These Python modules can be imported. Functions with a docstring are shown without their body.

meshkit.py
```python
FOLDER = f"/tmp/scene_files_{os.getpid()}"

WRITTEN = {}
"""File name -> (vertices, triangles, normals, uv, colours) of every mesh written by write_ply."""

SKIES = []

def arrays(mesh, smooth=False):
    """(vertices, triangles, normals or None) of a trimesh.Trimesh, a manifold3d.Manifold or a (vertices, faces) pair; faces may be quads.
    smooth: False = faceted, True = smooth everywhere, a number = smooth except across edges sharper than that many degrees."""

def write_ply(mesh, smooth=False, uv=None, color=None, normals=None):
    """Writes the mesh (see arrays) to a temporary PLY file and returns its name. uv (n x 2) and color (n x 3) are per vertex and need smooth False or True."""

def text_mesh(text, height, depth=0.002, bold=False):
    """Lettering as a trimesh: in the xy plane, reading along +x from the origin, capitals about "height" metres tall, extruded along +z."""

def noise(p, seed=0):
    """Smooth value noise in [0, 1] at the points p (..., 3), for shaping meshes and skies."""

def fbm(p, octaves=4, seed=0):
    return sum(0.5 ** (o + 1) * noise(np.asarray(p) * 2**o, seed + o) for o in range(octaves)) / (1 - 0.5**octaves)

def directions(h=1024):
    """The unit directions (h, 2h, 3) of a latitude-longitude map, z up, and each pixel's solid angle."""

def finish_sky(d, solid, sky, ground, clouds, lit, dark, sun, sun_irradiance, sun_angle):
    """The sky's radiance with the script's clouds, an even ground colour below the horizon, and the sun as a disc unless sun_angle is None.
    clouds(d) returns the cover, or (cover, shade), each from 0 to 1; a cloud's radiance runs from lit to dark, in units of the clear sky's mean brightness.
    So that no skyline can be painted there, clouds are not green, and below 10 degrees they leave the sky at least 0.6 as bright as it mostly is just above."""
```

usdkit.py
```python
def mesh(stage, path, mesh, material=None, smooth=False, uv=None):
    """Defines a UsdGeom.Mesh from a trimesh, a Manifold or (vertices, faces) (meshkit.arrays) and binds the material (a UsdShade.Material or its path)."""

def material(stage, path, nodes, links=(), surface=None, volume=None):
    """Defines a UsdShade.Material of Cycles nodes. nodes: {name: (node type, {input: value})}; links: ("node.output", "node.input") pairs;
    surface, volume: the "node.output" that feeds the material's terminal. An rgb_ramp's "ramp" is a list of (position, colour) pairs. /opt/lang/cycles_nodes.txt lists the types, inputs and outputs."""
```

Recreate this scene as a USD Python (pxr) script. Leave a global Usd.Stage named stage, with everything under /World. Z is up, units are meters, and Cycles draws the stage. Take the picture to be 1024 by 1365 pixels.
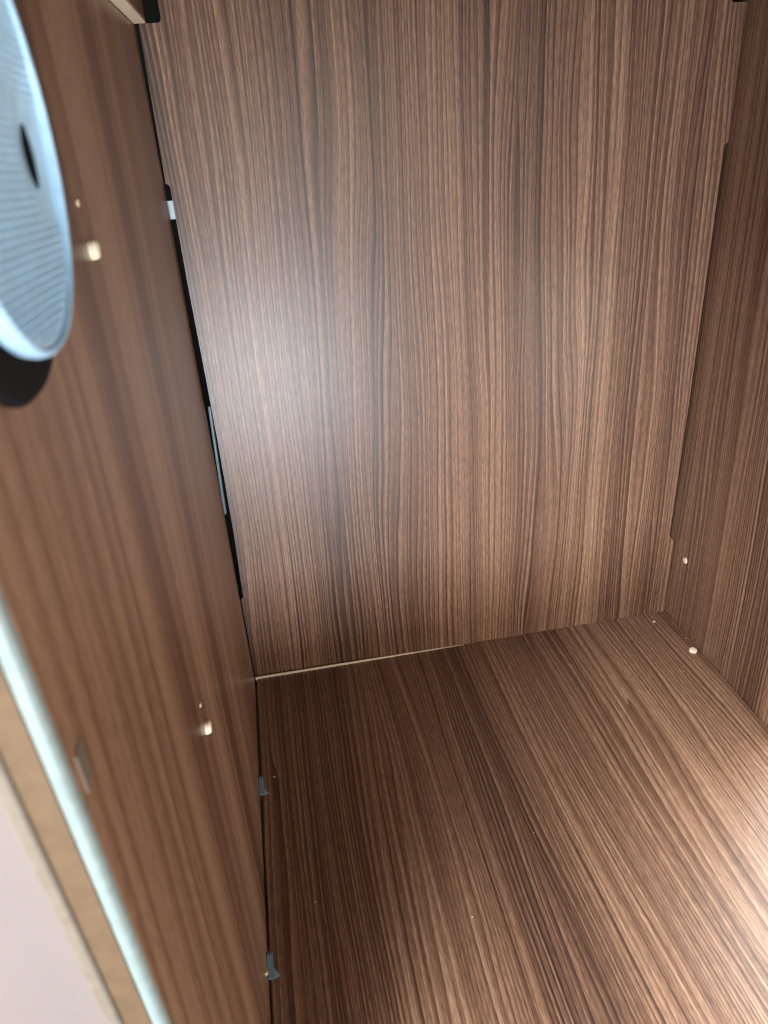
import math, random
import numpy as np, trimesh, usdkit, meshkit
import manifold3d as m3
from shapely.geometry import Polygon, Point
from pxr import Usd, UsdGeom, UsdLux, UsdShade, Gf, Sdf, Vt

random.seed(7); np.random.seed(7)
stage = Usd.Stage.CreateInMemory()
UsdGeom.SetStageUpAxis(stage, 'Z'); UsdGeom.SetStageMetersPerUnit(stage, 1.0)
UsdGeom.Xform.Define(stage, '/World'); UsdGeom.Scope.Define(stage, '/World/Looks')

# ---------------------------------------------------------------- camera
CAM = np.array([0.05921, -0.69375, 0.56428])
RX = (0.98196, -0.17852, -0.06227)      # picture right
RD = (-0.13835, -0.45395, -0.88022)     # picture down
RF = (0.12887, 0.87296, -0.47046)       # view direction
cam = UsdGeom.Camera.Define(stage, '/World/Camera')
M = Gf.Matrix4d(*RX, 0, *[-a for a in RD], 0, *[-a for a in RF], 0, *map(float, CAM), 1)
cam.AddTransformOp().Set(M)
cam.CreateFocalLengthAttr(7.127); cam.CreateHorizontalApertureAttr(7.2); cam.CreateVerticalApertureAttr(9.6)
cam.CreateFStopAttr(3.3); cam.CreateFocusDistanceAttr(0.70)
cam.CreateClippingRangeAttr(Gf.Vec2f(0.005, 50)); cam.CreateExposureAttr(-0.06)

# ---------------------------------------------------------------- light: the openings behind the photographer
def rect(name, pos, aim, w, h, color, inten):
    l = UsdLux.RectLight.Define(stage, '/World/' + name)
    l.CreateWidthAttr(w); l.CreateHeightAttr(h); l.CreateColorAttr(Gf.Vec3f(*color)); l.CreateIntensityAttr(inten)
    z = np.array(pos, float) - np.array(aim, float); z /= np.linalg.norm(z)
    x = np.cross((0, 0, 1), z); x /= np.linalg.norm(x); y = np.cross(z, x)
    l.AddTransformOp().Set(Gf.Matrix4d(*map(float, x), 0, *map(float, y), 0, *map(float, z), 0, *map(float, pos), 1))
    return l
rect('window_light', (-0.80, -1.22, 1.40), (0.3, -0.42, 0.0), 1.0, 1.0, (0.90, 0.97, 0.98), 52.0)
rect('skylight', (1.10, 0.26, 1.32), (0.30, -0.44, 0.0), 1.3, 1.3, (0.94, 0.99, 1.0), 13.5)
rect('room_light', (0.02, -2.5, 0.75), (0.25, 0.0, 0.2), 2.0, 1.3, (1.0, 0.92, 0.81), 3.1)
rect('side_light', (0.84, -0.78, 0.16), (0.0, -0.53, 0.26), 0.5, 0.6, (1.0, 0.93, 0.83), 8.0)
rect('door_light', (0.080, -1.75, -0.18), (0.073, 0.0, 0.37), 0.19, 0.25, (0.86, 0.93, 1.0), 185.0)

# ---------------------------------------------------------------- materials
def look(name, base, rough=0.5, **kw):
    p = dict(base_color=base, roughness=rough); p.update(kw)
    return usdkit.material(stage, '/World/Looks/' + name, {
        'g': ('geometry', {}), 'n': ('noise_texture', {'scale': 220.0, 'detail': 4.0}),
        'r': ('map_range', {'from_min': 0.2, 'from_max': 0.8, 'to_min': 0.82, 'to_max': 1.12}),
        'm': ('mix', {'mix_type': 'multiply', 'fac': 1.0, 'color1': base}),
        'p': ('principled_bsdf', p)},
        [('g.position', 'n.vector'), ('n.fac', 'r.value'), ('r.result', 'm.color2'), ('m.color', 'p.base_color')], surface='p.BSDF')

def chip(name, a, b, scale=600.0):
    return usdkit.material(stage, '/World/Looks/' + name, {
        'g': ('geometry', {}), 'n': ('noise_texture', {'scale': scale, 'detail': 5.0, 'roughness': 0.7}),
        'r': ('rgb_ramp', {'ramp': [(0.3, b), (0.6, a)]}),
        'b': ('bump', {'strength': 0.5, 'distance': 0.0006}),
        'p': ('principled_bsdf', {'roughness': 0.75})},
        [('g.position', 'n.vector'), ('n.fac', 'r.fac'), ('r.color', 'p.base_color'), ('n.fac', 'b.height'), ('b.normal', 'p.normal')], surface='p.BSDF')

def walnut(name, u, v, seed, rough=0.36, tilt=0.0, fw=0.46, hw=0.10, rw=0.20, lift=0.0):
    """striped walnut laminate, grain along axis v, figure across axis u"""
    N, L = {}, []
    def math_(n, t, a, b=None, c=None):
        d = {'math_type': t}
        for k, x in (('value1', a), ('value2', b), ('value3', c)):
            if x is None: continue
            if isinstance(x, str): L.append((x, n + '.' + k))
            else: d[k] = float(x)
        N[n] = ('math', d)
        return n + '.value'
    def vec(n, x, y, z=0.0):
        d = {}
        for k, q in (('x', x), ('y', y), ('z', z)):
            if isinstance(q, str): L.append((q, n + '.' + k))
            else: d[k] = float(q)
        N[n] = ('combine_xyz', d)
        return n + '.vector'
    def noise(n, v_, detail, rough_=0.5, dist=0.0):
        N[n] = ('noise_texture', {'scale': 1.0, 'detail': float(detail), 'roughness': rough_, 'distortion': dist})
        L.append((v_, n + '.vector'))
        return n + '.fac'
    N['geo'] = ('geometry', {}); N['sep'] = ('separate_xyz', {}); L.append(('geo.position', 'sep.vector'))
    U0, V = 'sep.' + u, 'sep.' + v
    U = math_('u_t', 'multiply_add', V, tilt, U0)
    def scaled(n, ku, kv, z, uu=U):
        return vec(n, math_(n + 'a', 'multiply', uu, ku), math_(n + 'b', 'multiply', V, kv), z)
    w1 = noise('w1', scaled('v1', 7.0, 1.1, seed), 1.0)
    w2 = noise('w2', scaled('v2', 26.0, 2.6, seed + 3.1), 1.5)
    w3 = noise('w3', scaled('v3', 110.0, 12.0, seed + 5.7), 2.0)
    p1 = math_('p1', 'multiply_add', w1, 0.060, U)
    p2 = math_('p2', 'multiply_add', w2, 0.021, p1)
    P = math_('p3', 'multiply_add', w3, 0.0014, p2)
    broad = noise('broad', scaled('vb', 15.0, 0.5, seed + 11, P), 1.0)
    mid = noise('mid', scaled('vm', 85.0, 0.5, seed + 17, P), 2.0)
    fine = noise('fine', scaled('vf', 420.0, 0.9, seed + 23, P), 1.5, 0.55)
    hair = noise('hair', scaled('vh', 1100.0, 5.0, seed + 29, P), 2.0, 0.6)
    pore = noise('pore', scaled('vp', 1500.0, 120.0, seed + 31, U), 1.0)
    s1 = math_('s1', 'multiply', fine, fw)
    s2 = math_('s2', 'multiply_add', mid, 0.19 + (0.56 - fw) * 0.5, s1)
    s3 = math_('s3', 'multiply_add', broad, 0.34 + (0.70 - fw - hw) * 0.5, s2)
    s4 = math_('s4', 'multiply_add', hair, hw, s3)
    jit = noise('jit', scaled('vj', 45.0, 1.2, seed + 37, P), 1.0)
    r1 = math_('r1', 'multiply', P, 225.0)
    r2 = math_('r2', 'multiply_add', jit, 5.0, r1)
    r3 = math_('r3', 'fraction', r2)
    r4 = math_('r4', 'power', r3, 1.6)                      # each growth line: slow darkening, then a clean step
    r5 = math_('r5', 'multiply', math_('r6', 'multiply', r4, math_('r7', 'multiply_add', w2, 1.2, 0.3)), -rw)
    s4 = math_('s4b', 'add', s4, math_('r8', 'add', r5, rw * 0.22))
    s5 = math_('s5', 'add', s4, 0.075 + lift - (fw - 0.54) * 0.25)
    N['ramp'] = ('rgb_ramp', {'ramp': [(0.42, (0.0255, 0.0120, 0.0092)), (0.55, (0.065, 0.0312, 0.0204)), (0.635, (0.117, 0.0580, 0.0350)),
                                       (0.73, (0.187, 0.1000, 0.0615)), (0.85, (0.285, 0.168, 0.108))]})
    L.append((s5, 'ramp.fac'))
    N['pr'] = ('map_range', {'from_min': 0.60, 'from_max': 0.74, 'to_min': 1.0, 'to_max': 0.76})
    L.append((pore, 'pr.value'))
    N['mul'] = ('mix', {'mix_type': 'multiply', 'fac': 1.0}); L += [('ramp.color', 'mul.color1'), ('pr.result', 'mul.color2')]
    h = math_('h1', 'multiply_add', hair, 0.6, pore)
    N['bump'] = ('bump', {'strength': 0.025, 'distance': 0.0003}); L.append((h, 'bump.height'))
    N['rr'] = ('map_range', {'from_min': 0.3, 'from_max': 0.7, 'to_min': rough, 'to_max': rough + 0.02}); L.append((pore, 'rr.value'))
    N['bsdf'] = ('principled_bsdf', {'specular_ior_level': 0.5})
    L += [('mul.color', 'bsdf.base_color'), ('bump.normal', 'bsdf.normal'), ('rr.result', 'bsdf.roughness')]
    return usdkit.material(stage, '/World/Looks/' + name, N, L, surface='bsdf.BSDF')

W_BACK = walnut('walnut_back', 'x', 'z', 2.3)
W_SIDE = walnut('walnut_side', 'y', 'z', 7.9, rough=0.30, fw=0.20, hw=0.03, rw=0.02)
W_SIDE2 = walnut('walnut_side_right', 'y', 'z', 14.2)
W_FLOOR = walnut('walnut_floor', 'x', 'y', 21.6, lift=0.012)
CHIP = chip('raw_chipboard', (0.86, 0.75, 0.56), (0.60, 0.48, 0.32))
DOWEL = chip('beech_dowel', (0.86, 0.76, 0.58), (0.66, 0.53, 0.36), 260.0)
WHITE_PLASTIC = look('white_plastic', (0.46, 0.72, 0.96), 0.38)
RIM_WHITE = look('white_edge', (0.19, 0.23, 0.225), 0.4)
BLACK = look('black_rubber', (0.003, 0.003, 0.0045), 0.85, specular_ior_level=0.2)
DARK = look('dark_lining', (0.003, 0.003, 0.003), 0.95, specular_ior_level=0.1)
CLIP = look('grey_blue_plastic', (0.13, 0.185, 0.23), 0.30)
STEEL = look('zinc_steel', (0.30, 0.35, 0.38), 0.35, metallic=0.5)
CABLE = look('grey_sheath', (0.13, 0.175, 0.20), 0.35)
BRASS = look('brass_screw', (0.62, 0.47, 0.28), 0.35, metallic=0.7)
EDGE = look('brown_edge_band', (0.115, 0.070, 0.039), 0.4)
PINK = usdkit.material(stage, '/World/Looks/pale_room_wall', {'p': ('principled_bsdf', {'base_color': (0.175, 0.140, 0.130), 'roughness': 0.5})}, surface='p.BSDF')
BUMPER = look('beige_plastic', (0.145, 0.112, 0.085), 0.45)
SAWDUST = look('sawdust', (0.75, 0.66, 0.52), 0.9)

# ---------------------------------------------------------------- helpers
used = {}
def path(name, parent):
    base = (parent.GetPath().pathString if parent else '/World') + '/' + name
    k = used.get(base, 0); used[base] = k + 1
    return base if k == 0 else f'{base}_{k:03d}'
def obj(name, mesh, mat, parent=None, smooth=30):
    return usdkit.mesh(stage, path(name, parent), mesh, mat, smooth=smooth).GetPrim()
def thing(name, label, cat, group=None):
    p = UsdGeom.Xform.Define(stage, path(name, None)).GetPrim()
    return tag(p, label, cat, group)
def tag(p, label=None, cat=None, group=None, kind=None):
    for k, v in (('label', label), ('category', cat), ('group', group), ('kind', kind)):
        if v: p.SetCustomDataByKey(k, v)
    return p
def box(x0, x1, y0, y1, z0, z1, r=0.0006):
    v = np.array([(x, y, z) for x in (x0 + r, x1 - r) for y in (y0 + r, y1 - r) for z in (z0 + r, z1 - r)])
    pts = [v + r * np.array(d) for d in ((1, 0, 0), (-1, 0, 0), (0, 1, 0), (0, -1, 0), (0, 0, 1), (0, 0, -1))]
    return m3.Manifold.hull_points(np.vstack(pts))
def round_box(x0, x1, y0, y1, z0, z1, r, seg=24):
    s = m3.Manifold.sphere(r, seg)
    return m3.Manifold.batch_hull([s.translate((x, y, z)) for x in (x0 + r, x1 - r) for y in (y0 + r, y1 - r) for z in (z0 + r, z1 - r)])
LEAN = 0.060                                  # the front of the cabinet leans forward a little towards the top
def lean(mesh, front_only=False):
    m = mesh.to_mesh(); v = np.array(m.vert_properties[:, :3], float)
    k = (v[:, 1] < -0.3) if front_only else np.ones(len(v), bool)
    v[k, 1] -= LEAN * (v[k, 2] - 0.31)
    return trimesh.Trimesh(v, np.array(m.tri_verts), process=False)
def tube(pts, r, n=14):
    pts = np.array(pts, float); V, F = [], []
    for i, q in enumerate(pts):
        t = pts[min(i + 1, len(pts) - 1)] - pts[max(i - 1, 0)]; t /= np.linalg.norm(t)
        a = np.cross(t, (0, 1, 0.01)); a /= np.linalg.norm(a); b = np.cross(t, a)
        V += [q + r * (math.cos(k * 2 * math.pi / n) * a + math.sin(k * 2 * math.pi / n) * b) for k in range(n)]
    for i in range(len(pts) - 1):
        for k in range(n):
            a, b = i * n + k, i * n + (k + 1) % n
            F += [(a, b, b + n), (a, b + n, a + n)]
    return trimesh.Trimesh(np.array(V), np.array(F), process=False)
def dowel(at, axis, r, length, dome=None, sink=0.004):
    """round peg that leaves a board at the point, with a rounded end"""
    dome = dome or min(0.0026, 0.6 * length)
    prof = [(0, -sink), (r, -sink), (r, length - dome)] + [(r - dome + dome * math.cos(a), length - dome + dome * math.sin(a)) for a in np.linspace(0.2, math.pi / 2, 7)] + [(0, length)]
    m = trimesh.creation.revolve(np.array(prof), sections=28)
    z = np.array(axis, float); T = trimesh.geometry.align_vectors((0, 0, 1), z); T[:3, 3] = at
    m.apply_transform(T); return m

# ---------------------------------------------------------------- the cabinet
WID, FRONT, HIGH = 0.50, -0.5420, 1.02
cab = thing('cabinet', 'striped dark walnut laminate cabinet, empty, seen from its open front into the back corner', 'cabinet')
# back panel with its cut-outs (x, z)
def arc(cx, cz, r, a0, a1, n=6):
    return [(cx + r * math.cos(math.radians(a)), cz + r * math.sin(math.radians(a))) for a in np.linspace(a0, a1, n)]
outline = [(0.0012, 0.0095), (0.05, 0.0075), (0.12, 0.0040), (0.19, 0.0012), (0.25, 0.0004), (0.4978, 0.0004), (0.4976, 0.100)]
outline += [(0.4965, 0.1005)] + arc(0.4945, 0.1085, 0.003, 250, 180, 4) + [(0.4935, 0.25), (0.4945, 0.38), (0.4945, 0.51)] + arc(0.4975, 0.5125, 0.003, 180, 90, 5)
outline += [(0.4980, 0.5160), (0.4980, 0.6220)] + [(0.4865, 0.6220)] + arc(0.4865, 0.6250, 0.003, 265, 180, 4) + [(0.4835, 0.80), (0.4985, 0.80), (0.4985, HIGH)]
outline += [(0.0030, HIGH), (0.0030, 0.80), (0.0196, 0.80), (0.0196, 0.6325)] + arc(0.0166, 0.6325, 0.003, 0, -90, 6)
outline += [(0.0028, 0.6295), (0.0014, 0.5195)] + arc(0.0014, 0.5160, 0.0030, 85, 0, 5) + [(0.0044, 0.44), (0.0054, 0.36), (0.0060, 0.29), (0.0056, 0.19), (0.0042, 0.14)] + [(0.0036, 0.1120), (0.0022, 0.1105), (0.0010, 0.1100)]
pg = Polygon(outline); assert pg.is_valid
back = trimesh.creation.extrude_polygon(pg, 0.0150, engine='earcut')   # polygon in xy, thickness in z
back.apply_transform(np.array([[1, 0, 0, 0], [0, 0, -1, 0.0150], [0, 1, 0, 0], [0, 0, 0, 1.0]]))
obj('back_panel', back, W_BACK, cab, smooth=20)
# side panels
side = obj('side_panel', lean(box(-0.0145, 0.0, FRONT + 0.0008, -0.0004, -0.30, HIGH), True), W_SIDE, cab, smooth=False)
solid2 = box(WID, WID + 0.0145, FRONT, 0.075, -0.30, HIGH) - box(WID - 0.01, WID + 0.03, -0.45, -0.215, 0.012, 0.36, 0.002)   # with its side opening towards the front
side2 = obj('side_panel', solid2, W_SIDE2, cab, smooth=False)
floor = obj('bottom_panel', box(0.0022, WID - 0.0014, FRONT + 0.004, 0.0160, -0.0150, 0.0, 0.0005), W_FLOOR, cab, smooth=False)
obj('top_panel', box(0.0004, WID - 0.0004, FRONT + 0.002, -0.0008, HIGH - 0.0155, HIGH - 0.0005), W_FLOOR, cab, smooth=False)
lin = obj('rear_lining', box(-0.09, WID + 0.05, 0.078, 0.086, -0.3, HIGH + 0.05), DARK, cab, smooth=False)
obj('front_rail', box(0.0004, WID - 0.0004, FRONT + 0.001, FRONT + 0.016, 0.64, HIGH - 0.016), W_BACK, cab, smooth=False)
# lifted bottom edge of the back panel: dark strip behind, raw edge wedge in front
obj('rear_strip', box(0.0008, 0.30, 0.0030, 0.0120, 0.0002, 0.0100), W_BACK, cab, smooth=False)
wedge = Polygon([(0.0012, -0.0016), (0.0012, 0.0030), (0.13, 0.0022), (0.20, 0.0011), (0.262, -0.0004), (0.262, -0.0016)])
wm = trimesh.creation.extrude_polygon(wedge, 0.0012, engine='earcut')
wm.apply_transform(np.array([[1, 0, 0, 0], [0, 0, -1, 0.0004], [0, 1, 0, 0], [0, 0, 0, 1.0]]))
tag(obj('raw_edge', wm, CHIP, cab, smooth=False), 'pale raw board edge tapering along the foot of the back panel')
# batten along the side panel at the top, raw underside
bt = obj('batten', box(0.0002, 0.0090, -0.36, -0.0120, 0.6305, 0.668, 0.0004), W_SIDE, cab, smooth=False)
obj('raw_edge', box(0.0004, 0.0088, -0.3596, -0.0122, 0.6285, 0.6303, 0.0002), CHIP, bt, smooth=False)
# front edge of the left side panel: white strip, brown band, pale corner
e = obj('edge_strip', lean(round_box(-0.0049, -0.0001, FRONT - 0.0020, FRONT + 0.0040, -0.30, HIGH, 0.0022)), RIM_WHITE, cab, smooth=40)
tag(e, 'glossy white strip let into the front edge of the panel')
obj('edge_band', lean(box(-0.0128, -0.0051, FRONT - 0.0006, FRONT + 0.0004, -0.30, HIGH, 0.0002)), EDGE, cab, smooth=False)
obj('edge_strip', lean(round_box(-0.0175, -0.0130, FRONT - 0.0016, FRONT + 0.0024, -0.30, HIGH, 0.0014)), look('pale_edge', (0.165, 0.13, 0.10), 0.45), cab, smooth=40)
obj('bumper', lean(round_box(-0.0007, 0.0005, -0.5372, -0.5300, 0.414, 0.428, 0.0006)), BUMPER, side, smooth=40)
# dowels and pilot holes
def dw(at, ax, r, ln, par, name='dowel', mat=DOWEL): return obj(name, dowel(at, ax, r, ln), mat, par, smooth=40)
dw((0, -0.3736, 0.5226), (1, 0, 0), 0.0038, 0.0036, side)
dw((0, -0.3635, 0.2679), (1, 0, 0), 0.0038, 0.0032, side)
dw((WID, -0.0248, 0.0874), (-1, 0, 0), 0.0036, 0.0016, side2)
dw((0.491, -0.0775, 0), (0, 0, 1), 0.0044, 0.0030, floor)
def plug(at, ax, r, par):
    obj('pilot_hole', dowel(at, ax, r, 0.0006, 0.0003, 0.001), CHIP, par, smooth=40)
plug((0, -0.3768, 0.5398), (1, 0, 0), 0.0014, side)
plug((0, -0.3636, 0.2843), (1, 0, 0), 0.0013, side)
plug((0.4758, -0.0164, 0), (0, 0, 1), 0.0017, floor)
plug((0.0146, -0.1501, 0), (0, 0, 1), 0.0013, floor)
# corner connectors between the side and the bottom panel
def connector(y):
    prof = [(-0.012, 0.0), (0.010, 0.0), (0.012, 0.003), (0.0125, 0.008), (0.011, 0.0115), (0.007, 0.013), (0.003, 0.0115), (-0.002, 0.007), (-0.012, 0.003)]
    p = Polygon(prof).buffer(0.0008).simplify(0.0001)
    b = trimesh.creation.extrude_polygon(p, 0.0062, engine='earcut')
    b.apply_transform(np.array([[0, 0, 1, 0.0004], [1, 0, 0, y], [0, 1, 0, 0.0009], [0, 0, 0, 1.0]]))
    foot = m3.Manifold.hull_points(np.array([(0.0064, y - 0.013, 0.0002), (0.0064, y + 0.001, 0.0002), (0.0125, y - 0.010, 0.0002), (0.0118, y - 0.0065, 0.0002),
                                             (0.0064, y - 0.012, 0.0040), (0.0064, y - 0.002, 0.0065), (0.0115, y - 0.009, 0.0014)]))
    shrink = lambda q: (q - np.array([0.0004, y, 0.0])) * np.array([0.66, 0.66, 0.75]) + np.array([0.0004, y, 0.0003])
    b.vertices = shrink(b.vertices)
    foot = trimesh.Trimesh(shrink(foot.to_mesh().vert_properties[:, :3]), foot.to_mesh().tri_verts, process=False)
    c = obj('connector', b, CLIP, cab, smooth=35)
    obj('foot', foot, CLIP, c, smooth=35)
    return c
connector(-0.1625); c2 = connector(-0.337)
obj('screw', dowel((0.0, -0.3490, 0.0165), (1, 0, 0), 0.0024, 0.0016, 0.0008, 0.001), BRASS, side, smooth=40)

# ---------------------------------------------------------------- behind the cut-out
t = thing('steel_bracket', 'small pale steel bracket behind the top of the tall slot left of the back panel', 'bracket')
obj('plate', box(-0.0120, 0.0052, 0.0175, 0.0190, 0.490, 0.5050, 0.0003), STEEL, t, smooth=False)
obj('lip', box(-0.0120, -0.0105, 0.0192, 0.0400, 0.486, 0.5070, 0.0003), STEEL, t, smooth=False)
zz = np.linspace(0.320, 0.205, 22)
tag(obj('cable', tube([(0.0008 + 0.0030 * ((z - 0.205) / 0.115) - 0.0012, 0.020 + 0.003 * math.sin(z * 20), z) for z in zz], 0.0016), CABLE), 'grey blue cable running down inside the narrow dark slot beside the back panel', 'cable')

# ---------------------------------------------------------------- the round ribbed cap on the left panel
CY, CZ, R, X1 = -0.5136, 0.5650, 0.0450, 0.0150
cap = thing('ribbed_cap', 'round pale blue white ribbed cap with dark slot on a black base', 'vent cap')
def revx(prof, cy, cz, n=96):
    m = trimesh.creation.revolve(np.array(prof, float), sections=n)
    m.apply_transform(np.array([[0, 0, 1, 0], [1, 0, 0, cy], [0, 1, 0, cz], [0, 0, 0, 1.0]])); return m
obj('base', revx([(0, 0.0002), (0.0535, 0.0002), (0.0545, 0.0012), (0.0530, 0.0030), (0.046, 0.0040), (0, 0.0040)], -0.4950, 0.5590), BLACK, cap, smooth=40)
obj('neck', revx([(0, 0.0041), (0.0385, 0.0041), (0.0395, 0.0080), (0.040, 0.0098), (0, 0.0098)], CY, CZ), BLACK, cap, smooth=40)
rim = [(0.0426, 0.0100), (0.0438, 0.0100), (0.0446, 0.0108), (0.0450, 0.0125), (0.0447, 0.0143), (0.0441, 0.0150), (0.0435, 0.0149), (0.0431, 0.0140), (0.0430, 0.0126), (0.0426, 0.0100)]
obj('rim', revx(rim, CY, CZ), WHITE_PLASTIC, cap, smooth=50)
nt, ns, RF_ = 440, 90, 0.0430
t_ = -RF_ * np.cos(np.linspace(0.02, math.pi - 0.02, nt))
Tt, Ss = np.meshgrid(t_, np.linspace(-1, 1, ns), indexing='ij')
Ss = Ss * np.sqrt(RF_ ** 2 - Tt ** 2)
tl = math.atan(-0.065)
y_, z_ = Ss * math.cos(tl) - Tt * math.sin(tl), Ss * math.sin(tl) + Tt * math.cos(tl)
B = np.hypot(y_, z_)
SY, SZ = 0.0312, -0.0062                      # slot centre on the face
ribc = z_ + 0.065 * y_
d2 = ((y_ - SY) / 0.0125) ** 2 + ((z_ - SZ) / 0.0150) ** 2
dim = np.exp(-d2 ** 1.3)
fade = np.clip((0.0424 - B) / 0.0015, 0, 1) * (1 - np.clip(dim * 1.8, 0, 1))
x_ = 0.0137 + 0.00048 * np.sin(ribc * 2 * math.pi / 0.00175) * fade - 0.0026 * dim - 0.0007 * (1 - (B / 0.041) ** 2)
V = np.c_[x_.ravel(), CY + y_.ravel(), CZ + z_.ravel()]
F = []
for i in range(nt - 1):
    a = i * ns + np.arange(ns - 1)
    F += [np.c_[a, a + 1, a + 1 + ns], np.c_[a, a + 1 + ns, a + ns]]
F = np.vstack(F)
obj('ribbed_face', trimesh.Trimesh(V, F, process=False), WHITE_PLASTIC, cap, smooth=True)
a = np.linspace(-1, 1, 21)
lens = Polygon([(0.0026 * (1 - s * s), 0.0070 * s) for s in a] + [(-0.0026 * (1 - s * s), 0.0070 * s) for s in a[::-1][1:-1]])
sl = trimesh.creation.extrude_polygon(lens, 0.0020, engine='earcut')
sl.apply_transform(np.array([[0, 0, 1, 0.0098], [1, 0, 0, CY + SY], [0, 1, 0, CZ + SZ], [0, 0, 0, 1.0]]))
obj('slot', sl, BLACK, cap, smooth=30)

# ---------------------------------------------------------------- outside, left of the opening
wall = obj('wall', lean(box(-0.60, -0.0178, FRONT + 0.010, FRONT + 0.030, -0.30, HIGH + 0.1)), PINK, smooth=False)
tag(wall, 'pale pinkish white wall panel outside the cabinet at the lower left', 'wall', kind='structure')

# ---------------------------------------------------------------- sawdust crumbs
crumbs = []
spots = [(0.45, -0.2696), (0.2338, -0.2667), (0.0627, -0.2346), (0.012, -0.205), (0.0300, -0.192), (0.484, -0.093), (0.463, -0.1065), (0.0042, -0.012), (0.0040, -0.055), (0.0045, -0.07), (0.02, -0.03), (0.018, -0.243), (0.0046, -0.252), (0.06, -0.012), (0.495, -0.055), (0.04, -0.29), (0.16, -0.33), (0.03, -0.09), (0.29, -0.05)]
for x, y in spots:
    s = trimesh.creation.icosphere(1, random.uniform(0.00030, 0.00062))
    s.apply_scale((random.uniform(.7, 1.6), random.uniform(.7, 1.5), .7)); s.apply_translation((x, y, 0.0004)); crumbs.append(s)
tag(obj('sawdust', trimesh.util.concatenate(crumbs), SAWDUST), 'tiny pale sawdust crumbs scattered over the bottom panel', 'sawdust', kind='stuff')
